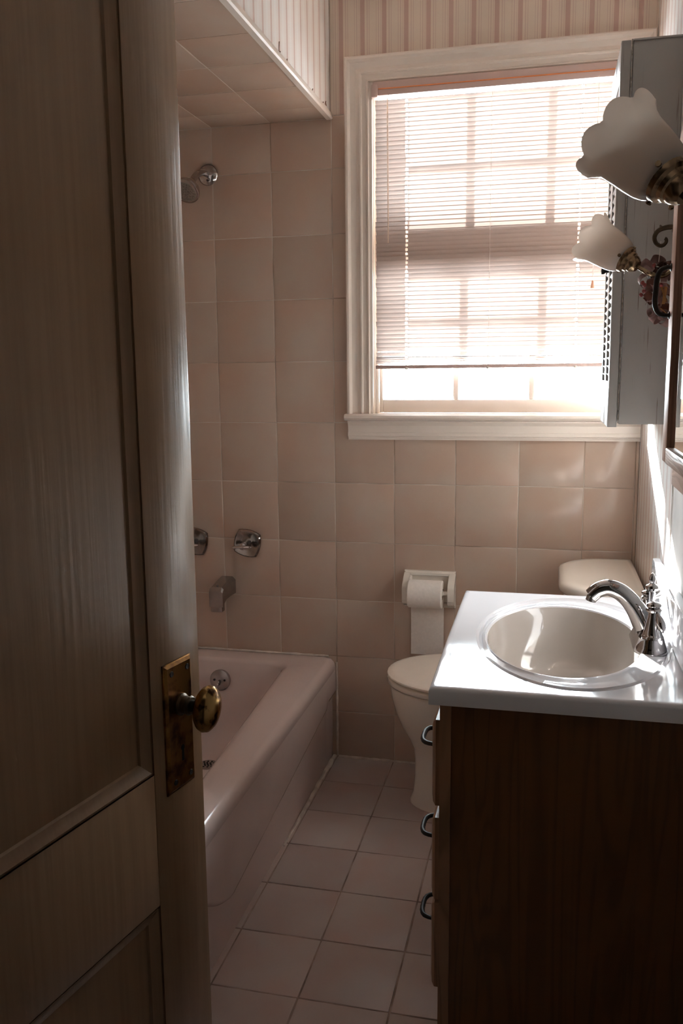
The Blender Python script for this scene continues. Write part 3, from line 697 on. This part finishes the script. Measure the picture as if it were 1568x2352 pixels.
for i, (y, z) in enumerate(path): R0.append([Vector((.321-.0555+.0005*math.sin(i), y-.0006, z)), Vector((.321+.0565, y-.0006, z)), Vector((.321+.0565, y+.0006, z)), Vector((.321-.0555+.0005*math.sin(i), y+.0006, z))])
loft(b, R0); mk('hanging_sheet', b, 'tissue', rl, smooth=60)

# ------------------------------------------------------------------ vanity
va = thing('vanity_cabinet', (.75, -.99, 0), 'dark oak vanity cabinet with three drawers under the white sink top', 'cabinet')
VX0, VX1, VY0, VY1, VZ = .525, .985, -1.335, -.655, .762
b = B(); box(b, (.546, VY0, .0), (.985, VY0+.014, VZ)); mk('side_panel', b, 'oak', va)
b = B(); box(b, (.546, VY1-.014, .0), (.985, VY1, VZ)); mk('side_panel', b, 'oak', va)
b = B()
for lo, hi in (((VX0, VY0-.003, .0), (.546, VY0+.035, VZ)), ((VX0, VY1-.035, .09), (.546, VY1, VZ)), ((VX0, VY0+.035, .725), (.546, VY1-.035, VZ)), ((VX0, VY0+.035, .09), (.546, VY1-.035, .145)), ((VX0, -1.085, .145), (.546, -1.055, .725))): box(b, lo, hi)
mk('face_frame', b, 'oak_light', va)
b = B(); box(b, (.56, VY0+.014, .09), (.98, VY1-.014, .105)); box(b, (.975, VY0+.014, .105), (.985, VY1-.014, VZ)); box(b, (.59, VY0+.014, 0), (.605, VY1-.014, .09)); mk('carcass', b, 'oak', va)
def raised_front(name, y0, y1, z0, z1):
    b = B()
    def rg(d, x): return [Vector((x, y, z)) for y, z in ((y0+d, z0+d), (y1-d, z0+d), (y1-d, z1-d), (y0+d, z1-d))]
    loft(b, [rg(0, .5245), rg(0, .515), rg(.006, .510), rg(.012, .5085), rg(.016, .507), rg(.026, .5065)])
    return mk(name, b, 'oak_light', va, smooth=15)
for z0, z1 in ((.540, .714), (.343, .515), (.153, .336)):
    d = raised_front('drawer', -1.318, -1.070, z0, z1)
    zc = (z0+z1)/2
    b = B(); yc, hl = -1.190, .042
    pts = spline([(.508, yc-hl, zc), (.496, yc-hl, zc), (.483, yc-hl+.006, zc), (.4765, yc-hl+.020, zc), (.475, yc, zc), (.4765, yc+hl-.020, zc), (.483, yc+hl-.006, zc), (.496, yc+hl, zc), (.508, yc+hl, zc)], 5)
    n = len(pts); tube(b, pts, [.0040 + .0012*math.sin(PI*i/(n-1))*(1+.25*math.sin(i*2.1)) for i in range(n)], 10)
    for s in (-hl, hl): lathe(b, [(.0, 0), (.008, 0), (.008, .002), (.005, .004), (.0, .004)], (.5075, yc+s, zc), (-1, 0, 0), 12)
    mk('drawer_pull', b, 'iron', d)
raised_front('cabinet_door', -1.050, -.670, .153, .714)

vt = thing('sink_top', (.75, -.99, .799), 'glossy white cultured marble vanity top with an oval sink', 'sink')
TX, TX2, TYN, TYF, TT = .506, .986, -1.356, -.640, .799
EC = Vector((.768, -.998, 0)); EA, EB = .203, .324          # outer oval bead
BC = Vector((.750, -1.005, 0)); BA, BB_ = .160, .258        # basin mouth
N = 120
def ell(c, a, bb, z): return [Vector((c.x+a*math.cos(2*PI*k/N), c.y+bb*math.sin(2*PI*k/N), z)) for k in range(N)]
def rectring(d, z):
    """points on the top's outline seen from the oval's centre, corners kept"""
    x0, x1, y0, y1 = TX+d, TX2-d, TYN+d, TYF-d; out = []
    angs = [2*PI*k/N for k in range(N)]
    crn = {}
    for cx, cy in ((x0, y0), (x1, y0), (x1, y1), (x0, y1)):
        a = math.atan2((cy-EC.y)/EB, (cx-EC.x)/EA) % (2*PI); crn[min(range(N), key=lambda k: abs(angs[k]-a))] = (cx, cy)
    for k, a in enumerate(angs):
        if k in crn: out.append(Vector((*crn[k], z))); continue
        dx, dy = EA*math.cos(a), EB*math.sin(a); t = 1e9
        if dx > 1e-9: t = min(t, (x1-EC.x)/dx)
        if dx < -1e-9: t = min(t, (x0-EC.x)/dx)
        if dy > 1e-9: t = min(t, (y1-EC.y)/dy)
        if dy < -1e-9: t = min(t, (y0-EC.y)/dy)
        out.append(Vector((EC.x+dx*t, EC.y+dy*t, z)))
    return out
b = B()
rings = [rectring(.03, VZ+.0005), rectring(.002, VZ+.0005), rectring(0, VZ+.004), rectring(0, TT-.007), rectring(.0025, TT-.002), rectring(.007, TT), rectring(.014, TT-.0002),
         ell(EC, EA*1.0, EB*1.0, TT-.0005), ell(EC, EA*.985, EB*.988, TT-.004), ell(EC, EA*.97, EB*.978, TT-.0055), ell(EC, EA*.955, EB*.968, TT-.0045), ell(EC, EA*.94, EB*.955, TT-.0072),
         ell(EC.lerp(BC, .6), .174, .276, TT-.0045), ell(BC, BA*1.035, BB_*1.025, TT-.0018), ell(BC, BA*1.015, BB_*1.01, TT-.0026), ell(BC, BA, BB_, TT-.0060)]
for r_ in rings[2:9]:
    for v in r_: v.z -= max(0, -1.06-v.y)*.026
loft(b, rings, (False, False)); mk('counter', b, 'marble', vt, smooth=40)
b = B()
rings = [ell(BC, BA, BB_, TT-.0060), ell(BC, BA*.985, BB_*.988, TT-.014), ell(BC, BA*.965, BB_*.972, TT-.030), ell(BC, BA*.92, BB_*.93, TT-.062), ell(BC, BA*.83, BB_*.84, TT-.098), ell(BC, BA*.68, BB_*.68, TT-.122), ell(BC, BA*.45, BB_*.42, TT-.134), ell(BC, .030, .030, TT-.138), ell(BC, .022, .022, TT-.140)]
loft(b, rings, (False, True)); mk('basin', b, 'basin', vt, smooth=60)
b = B(); lathe(b, [(.0, .0), (.021, .0), (.021, .003), (.016, .005), (.0, .006)], (BC.x, BC.y, TT-.1405), (0, 0, 1), 24); mk('drain', b, 'chrome_dull', vt)
bs = tag(bx('backsplash', (.967, TYN, TT+.0005), (.986, TYF-.006, TT+.105), 'marble', None, .003), None, 'glossy white backsplash strip along the wall behind the chrome faucet', 'backsplash')

# ------------------------------------------------------------------ faucet
fa = thing('faucet', (.925, -1.02, TT), 'chrome arched two-handle faucet on the white sink top', 'faucet')
FX, FY, FZ = .925, -1.012, TT-.006
b = B()
def stad(hx, hy, z, n=12):
    out = []
    for k in range(n+1): a = -PI/2 + 0 + PI*k/n - PI/2; out.append(Vector((FX+hx*math.sin(PI*k/n-PI/2), FY+hy+hx*math.cos(PI*k/n-PI/2), z)))
    for k in range(n+1): out.append(Vector((FX+hx*math.sin(PI/2-PI*k/n), FY-hy-hx*math.cos(PI/2-PI*k/n), z)))
    return out
loft(b, [stad(.034, .051, FZ), stad(.0345, .051, FZ+.004), stad(.030, .051, FZ+.012), stad(.0265, .051, FZ+.022), stad(.0255, .051, FZ+.031)]); mk('base', b, 'chrome', fa, smooth=40)
for s_ in (-1, 1):
    hx, hy = FX+.002, FY+s_*.051
    b = B(); lathe(b, [(.0, 0), (.0225, 0), (.0222, .003), (.0205, .006), (.0195, .007), (.0170, .018), (.0140, .032), (.0115, .045), (.0105, .054), (.0, .054)], (hx, hy, FZ+.031), (0, 0, 1), 28); h = mk('handle_body', b, 'chrome', fa, smooth=40)
    b = B(); lathe(b, [(.0, .0), (.008, .0), (.0145, .003), (.0160, .0065), (.0135, .0095), (.0118, .0105), (.0130, .012), (.0150, .0155), (.0135, .0195), (.0085, .022), (.0, .023)], (hx, hy, FZ+.083), (0, 0, 1), 24); mk('handle_cap', b, 'chrome', h, smooth=40)
    lv = Vector((.28, s_*.45, -.9)).normalized() if s_ < 0 else Vector((.5, .55, .15)).normalized()
    p0 = Vector((hx, hy, FZ+.086)) + Vector((.006, s_*.010, 0))
    b = B(); tube(b, [p0, p0+lv*.006, p0+lv*.014, p0+lv*.024, p0+lv*.034, p0+lv*.040, p0+lv*.043], [.003, .0042, .0075, .0092, .0078, .004, .001], 14); mk('lever_drop', b, 'chrome', h)
sp_pts = spline([(FX+.004, FY, FZ+.012), (FX-.010, FY, FZ+.045), (FX-.030, FY, FZ+.080), (FX-.056, FY, FZ+.108), (FX-.083, FY, FZ+.119), (FX-.105, FY, FZ+.113), (FX-.119, FY, FZ+.100)], 6)
n = len(sp_pts); b = B(); tube(b, sp_pts, [.0280-.0090*min(1, i/(n*.40))-.0030*max(0, (i/(n-1)-.40))/.60 for i in range(n)], 24); mk('spout', b, 'chrome', fa, smooth=60)
b = B(); lathe(b, [(.0, 0), (.0115, 0), (.0118, .010), (.010, .011), (.0, .011)], (FX-.1165, FY, FZ+.099), (-.25, 0, -1), 20); mk('aerator', b, 'chrome_dull', fa)
rx_ = FX+.012
b = B(); tube(b, [(rx_-.006, FY+.030, FZ+.026), (rx_-.006, FY+.030, FZ+.108)], .0060, 14); mk('lift_rod', b, 'chrome', fa)
b = B(); lathe(b, [(.0, 0), (.007, 0), (.0125, .003), (.0145, .008), (.0125, .013), (.007, .016), (.0055, .018), (.0070, .023), (.0072, .029), (.0045, .036), (.001, .040)], (rx_-.006, FY+.030, FZ+.108), (0, 0, 1), 20); mk('lift_knob', b, 'chrome', fa)

# ------------------------------------------------------------------ louvred wall cabinet
lc = thing('louvered_cabinet', (.92, -.46, 1.23), 'grey white louvered wall cabinet hung over the toilet beside the window', 'cabinet')
CY0, CY1 = -.624, -.300
b = B(); box(b, (.876, CY0, 1.233), (.9875, CY0+.018, 2.117), .0015); mk('side_panel', b, 'cab_paint', lc)
b = B(); box(b, (.876, CY1-.018, 1.233), (.9875, CY1, 2.117), .0015); mk('side_panel', b, 'cab_paint', lc)
b = B(); box(b, (.876, CY0+.018, 1.236), (.9875, CY1-.018, 1.254)); box(b, (.876, CY0+.018, 2.096), (.9875, CY1-.018, 2.114)); box(b, (.981, CY0+.018, 1.254), (.9875, CY1-.018, 2.096)); mk('carcass', b, 'cab_paint', lc)
b = B(); box(b, (.876, CY0-.004, 2.117), (.9875, CY1+.004, 2.121), .001); mk('top_board', b, 'cab_paint', lc)
DX0, DX1 = .849, .871
lou = None
for y0, y1 in ((CY0, -.463), (-.461, CY1)):
    d = empty('cabinet_door', (0, 0, 0)); d.parent = lc; d.location = (0, 0, 0)
    for ya, yb in ((y0, y0+.026), (y1-.026, y1)): bx('stile', (DX0, ya, 1.226), (DX1, yb, 2.120), 'cab_paint', d, .0015)
    bx('rail', (DX0+.0005, y0+.026, 1.226), (DX1, y1-.026, 1.338), 'cab_paint', d); bx('rail', (DX0+.0005, y0+.026, 2.035), (DX1, y1-.026, 2.120), 'cab_paint', d)
    z = 1.346
    while z < 2.035:
        if lou is None:
            b = B(); hl = (y1-y0-.052)/2+.003
            prof = [(-.0105, .0105), (-.0085, .0115), (.0110, -.0100), (.0090, -.0110)]
            prism(b, prof, lambda a, c, dd_: Vector((a, dd_, c)), -hl, hl)
            bmesh.ops.recalc_face_normals(b, faces=b.faces[:]); lou = bpy.data.meshes.new('louver'); b.to_mesh(lou); b.free(); lou.materials.append(M['cab_paint'])
        o = bpy.data.objects.new('louver', lou); COL.objects.link(o); o.parent = d; o.location = Vector((.860, (y0+y1)/2, z)) - worldloc(d); z += .0203
b = B(); lathe(b, [(.0, 0), (.005, 0), (.005, .008), (.009, .012), (.009, .018), (.0, .020)], (DX0, -.455, 1.62), (-1, 0, 0), 14); mk('door_knob', b, 'iron', lc)
b = B(); tube(b, [(.8735, CY0-.001, 1.236), (.8735, CY0-.001, 2.114)], .0012, 8)
z = 1.245
while z < 2.11:
    tube(b, [(.8735, CY0-.001, z), (.8735, CY0-.001, z+.0118)], .0018, 8); z += .0135
h = mk('piano_hinge', b, 'hinge', lc)

# ------------------------------------------------------------------ mirror cabinet
mc = thing('mirror_cabinet', (.96, -1.27, 1.18), 'oak framed mirror cabinet with a dark pull, on the wall above the backsplash', 'mirror')
MX0, MX1 = .926, .948; MY1, MY0, MZ0, MZ1 = -1.085, -1.50, 1.190, 1.76
b = B(); box(b, (.949, MY0-.0, 1.140), (.9875, -1.06, 1.74), .002); mk('box', b, 'frame_oak', mc)
fw = .055
def mbox(nm, lo, hi, m): return bx(nm, lo, hi, m, mc, .0028)
mbox('stile', (MX0, MY1-fw, MZ0), (MX1, MY1, MZ1-.03), 'frame_oak_v'); mbox('stile', (MX0, MY0, MZ0), (MX1, MY0+fw, MZ1-.03), 'frame_oak_v')
mbox('rail', (MX0-.001, MY0+fw, MZ0), (MX1, MY1-fw, MZ0+.030), 'frame_oak')
b = B(); arc = [(MY1, MZ1-.03), (MY1, MZ1-.012)] + [(MY1-(MY1-MY0)*t, MZ1-.012+.075*math.sin(PI*t)**.8) for t in [k/16 for k in range(1, 16)]] + [(MY0, MZ1-.012), (MY0, MZ1-.03)]
prism(b, arc, lambda a, c, d: Vector((d, a, c)), MX0, MX1); mk('crest', b, 'frame_oak', mc)
b = B(); box(b, (MX0+.008, MY0+fw, MZ0+.030), (MX0+.012, MY1-fw, MZ1-.03)); mk('mirror_pane', b, 'mirror', mc)
b = B(); yc = MY1-.012; z0, z1 = 1.468, 1.556
pts = spline([(MX0, yc, z0), (MX0-.012, yc, z0), (MX0-.022, yc, z0+.007), (MX0-.027, yc, z0+.022), (MX0-.0265, yc, (z0+z1)/2), (MX0-.025, yc, z1-.020), (MX0-.020, yc, z1-.006), (MX0-.010, yc, z1), (MX0, yc, z1)], 5)
n = len(pts); tube(b, pts, [.0036+.0016*math.sin(PI*i/(n-1)) for i in range(n)], 12)
for zz in (z0, z1): lathe(b, [(.0, 0), (.0075, 0), (.0075, .002), (.005, .0035), (.0, .0035)], (MX0+.0005, yc, zz), (-1, 0, 0), 14)
mk('pull_handle', b, 'iron', mc)

# ------------------------------------------------------------------ wall sconces
def sconce(fit, rim, yw, label, rot):
    fit, rim = Vector(fit), Vector(rim); rim = fit+(rim-fit)*.84; ax = (rim-fit).normalized(); L = (rim-fit).length
    s = thing('wall_sconce', (W-.001, yw, fit.z-.03), label, 'lamp', 'wall sconces by the mirror')
    R = .058
    prof = [(.0265, -.006), (.0300, .000), (.0355, .008), (.0395, .018), (.0420, .030), (.0440, .044), (.0465, L*.78), (.0500, L*.92), (.0545, L*1.02), (.0585, L*1.07)]
    hmax = L*1.07
    def ruf(r, h, a):
        t = max(0, (h-L*.60)/(hmax-L*.60)); q = abs(math.sin(4*(a+rot)))**.75; t2 = t*t
        return r*(1+.07*t2*(q-.5)), h + .012*t2*(q-.6)
    b = B()
    outer = prof; inner = [(r-.0022, h-.0004) for r, h in reversed(prof)]
    lathe(b, outer+inner, fit, ax, 96, ruffle=ruf, caps=(False, False)); mk('shade', b, 'shade', s, smooth=80)
    b = B(); lathe(b, [(.0, -.034), (.012, -.034), (.016, -.030), (.019, -.024), (.0195, -.018), (.0225, -.016), (.0235, -.010), (.0285, -.007), (.0300, -.002), (.0300, .008), (.0285, .009), (.0275, .002), (.0, .001)], fit, ax, 32); f = mk('fitter', b, 'sconce_brass', s)
    d, u, v = frame(ax)
    for k in range(3):
        a = 2*PI*k/3+.9+rot; q = u*math.cos(a)+v*math.sin(a); b = B(); tube(b, [fit+ax*.003+q*.028, fit+ax*.003+q*.033], .0022, 8); tube(b, [fit+ax*.003+q*.033, fit+ax*.003+q*.0355], .0038, 10); mk('thumb_screw', b, 'sconce_brass', f)
    b = B(); lathe(b, [(.0, .0), (.013, .0), (.013, .022), (.0, .022)], fit, ax, 16); mk('lamp_socket', b, 'hole', f)
    pb = fit - ax*.030
    b = B(); tube(b, spline([pb, pb-ax*.016, pb+Vector((.030, -.012, -.020)), Vector((W-.040, yw-.010, pb.z-.022)), Vector((W-.012, yw, pb.z+.004))], 7), .0052, 12); mk('arm', b, 'sconce_brass', s)
    # backplate: long oval with a leaf, a ball screw and a scroll hook
    zc = pb.z+.045
    b = B(); lathe(b, [(.0, .0), (.024, .0), (.024, .004), (.018, .010), (.008, .014), (.0, .015)], (W-.0005, yw, zc), (-1, 0, 0), 28, sx=3.3, uref=(0, 0, 1)); mk('backplate', b, 'scroll', s)
    sg = yw
    b = B()
    c = [(W-.012, sg, zc+.030), (W-.026, sg, zc+.037), (W-.042, sg, zc+.036), (W-.056, sg, zc+.030), (W-.0625, sg, zc+.018), (W-.060, sg, zc+.006), (W-.052, sg, zc-.001), (W-.044, sg, zc-.001), (W-.038, sg, zc+.005), (W-.038, sg, zc+.012), (W-.041, sg, zc+.014)]
    pts = spline(c, 5); n = len(pts); tube(b, pts, [.0060-.0026*i/n for i in range(n)], 10)
    tube(b, spline([(W-.044, sg, zc+.034), (W-.050, sg, zc+.039), (W-.052, sg, zc+.043)], 3), [.004, .0035, .003, .003, .0028, .002, .001], 8)
    tube(b, spline([(W-.024, sg, zc+.034), (W-.018, sg, zc+.020), (W-.013, sg, zc+.002)], 4), [.0055, .005, .005, .0045, .004, .004, .0035, .003, .002], 8); mk('scroll', b, 'scroll', s)
    b = B(); tube(b, [(W-.004, sg, zc+.075), (W-.026, sg, zc+.080)], .0035, 10); lathe(b, [(.0, 0), (.006, .002), (.008, .007), (.006, .012), (.0, .014)], (W-.024, sg, zc+.080), (-1, 0, .1), 16); mk('ball_screw', b, 'sconce_brass', s)
sconce((.864, -.789, 1.610), (.782, -.751, 1.669), -.775, 'far wall sconce with scalloped white glass shade beside the louvered cabinet', .25)
sconce((.839, -1.735, 1.592), (.778, -1.690, 1.660), -1.755, 'near wall sconce with large scalloped white glass shade at the photo right edge', .55)

# ------------------------------------------------------------------ ribbon wreath
WC = Vector((.937, -.762, 1.545))
wr = thing('ribbon_wreath', (WC.x, WC.y, 1.545), 'dried pink and brown ribbon wreath hanging by a thread from the sconce scroll', 'wreath')
def ribbon(c, ax_, r, w, a0, a1, m, ell_=1.0):
    """a curled strip: c centre, ax_ axis of the curl, r radius, w width"""
    d, u, v = frame(ax_); b = B(); n = 14; rg = []
    for k in range(n+1):
        a = a0+(a1-a0)*k/n; q = u*math.cos(a)*ell_+v*math.sin(a)
        rg.append([c+q*r-d*w/2, c+q*r+d*w/2, c+q*(r-.0007)+d*w/2, c+q*(r-.0007)-d*w/2])
    loft(b, rg); mk('ribbon_loop', b, m, wr, smooth=60)
rnd = random.Random(5)
spec = [((-.001, .058), .016), ((-.026, .048), .016), ((.022, .046), .015), ((-.020, .020), .017), ((.004, .030), .016), ((.024, .015), .016), ((-.008, -.004), .016), ((.020, -.018), .016), ((-.006, -.032), .015), ((.014, -.046), .015), ((.002, -.062), .014), ((.020, -.070), .013), ((-.016, -.020), .011), ((.010, -.030), .012), ((.006, .046), .012), ((-.004, -.050), .011), ((.016, -.058), .011), ((-.010, .012), .012), ((.016, .030), .011), ((-.012, .038), .013), ((.012, -.004), .015)]
for i, ((dx, dz), r) in enumerate(spec):
    ax_ = Vector((rnd.uniform(-1, 1), rnd.uniform(-1.2, -.2), rnd.uniform(-.7, .9)))
    ribbon(WC+Vector((dx, rnd.uniform(-.012, .012), dz)), ax_, r, rnd.uniform(.016, .024), rnd.uniform(0, 3), rnd.uniform(5.5, 8.5), ('ribbon', 'ribbon', 'ribbon_dark', 'ribbon', 'ribbon_dark')[i % 5], rnd.uniform(.8, 1.25))
for i in range(5):
    a = Vector((rnd.uniform(-.012, .026), rnd.uniform(-.022, -.010), rnd.uniform(-.06, .04))); q = Vector((rnd.uniform(-.5, .5), -.2, rnd.uniform(-1, -.3))).normalized()
    b = B(); box(b, (-.0035, -.0004, 0), (.0035, .0004, .045)); rt = q.to_track_quat('Z', 'Y').to_matrix().to_4x4(); rt.translation = WC+a; bmesh.ops.transform(b, matrix=rt, verts=b.verts[:]); mk('straw_strip', b, 'straw', wr)
for i, (dx, dz) in enumerate(((-.012, .045), (-.034, .008), (-.030, .003), (-.028, -.010), (-.034, -.018), (.006, .002))):
    b = B(); lathe(b, [(.0, 0), (.0025, .0006), (.0042, .0025), (.0046, .005), (.0036, .0078), (.0016, .0095), (.0, .010)], WC+Vector((dx, -.020, dz)), (rnd.uniform(-.5, .5), -.4, 1), 14); mk('bud', b, 'bud', wr, smooth=80)
b = B(); tube(b, [(.939, -.7750, 1.6465), (.939, -.769, 1.632), (.938, -.762, 1.604)], .0007, 5); mk('hanging_thread', b, 'cord', wr)
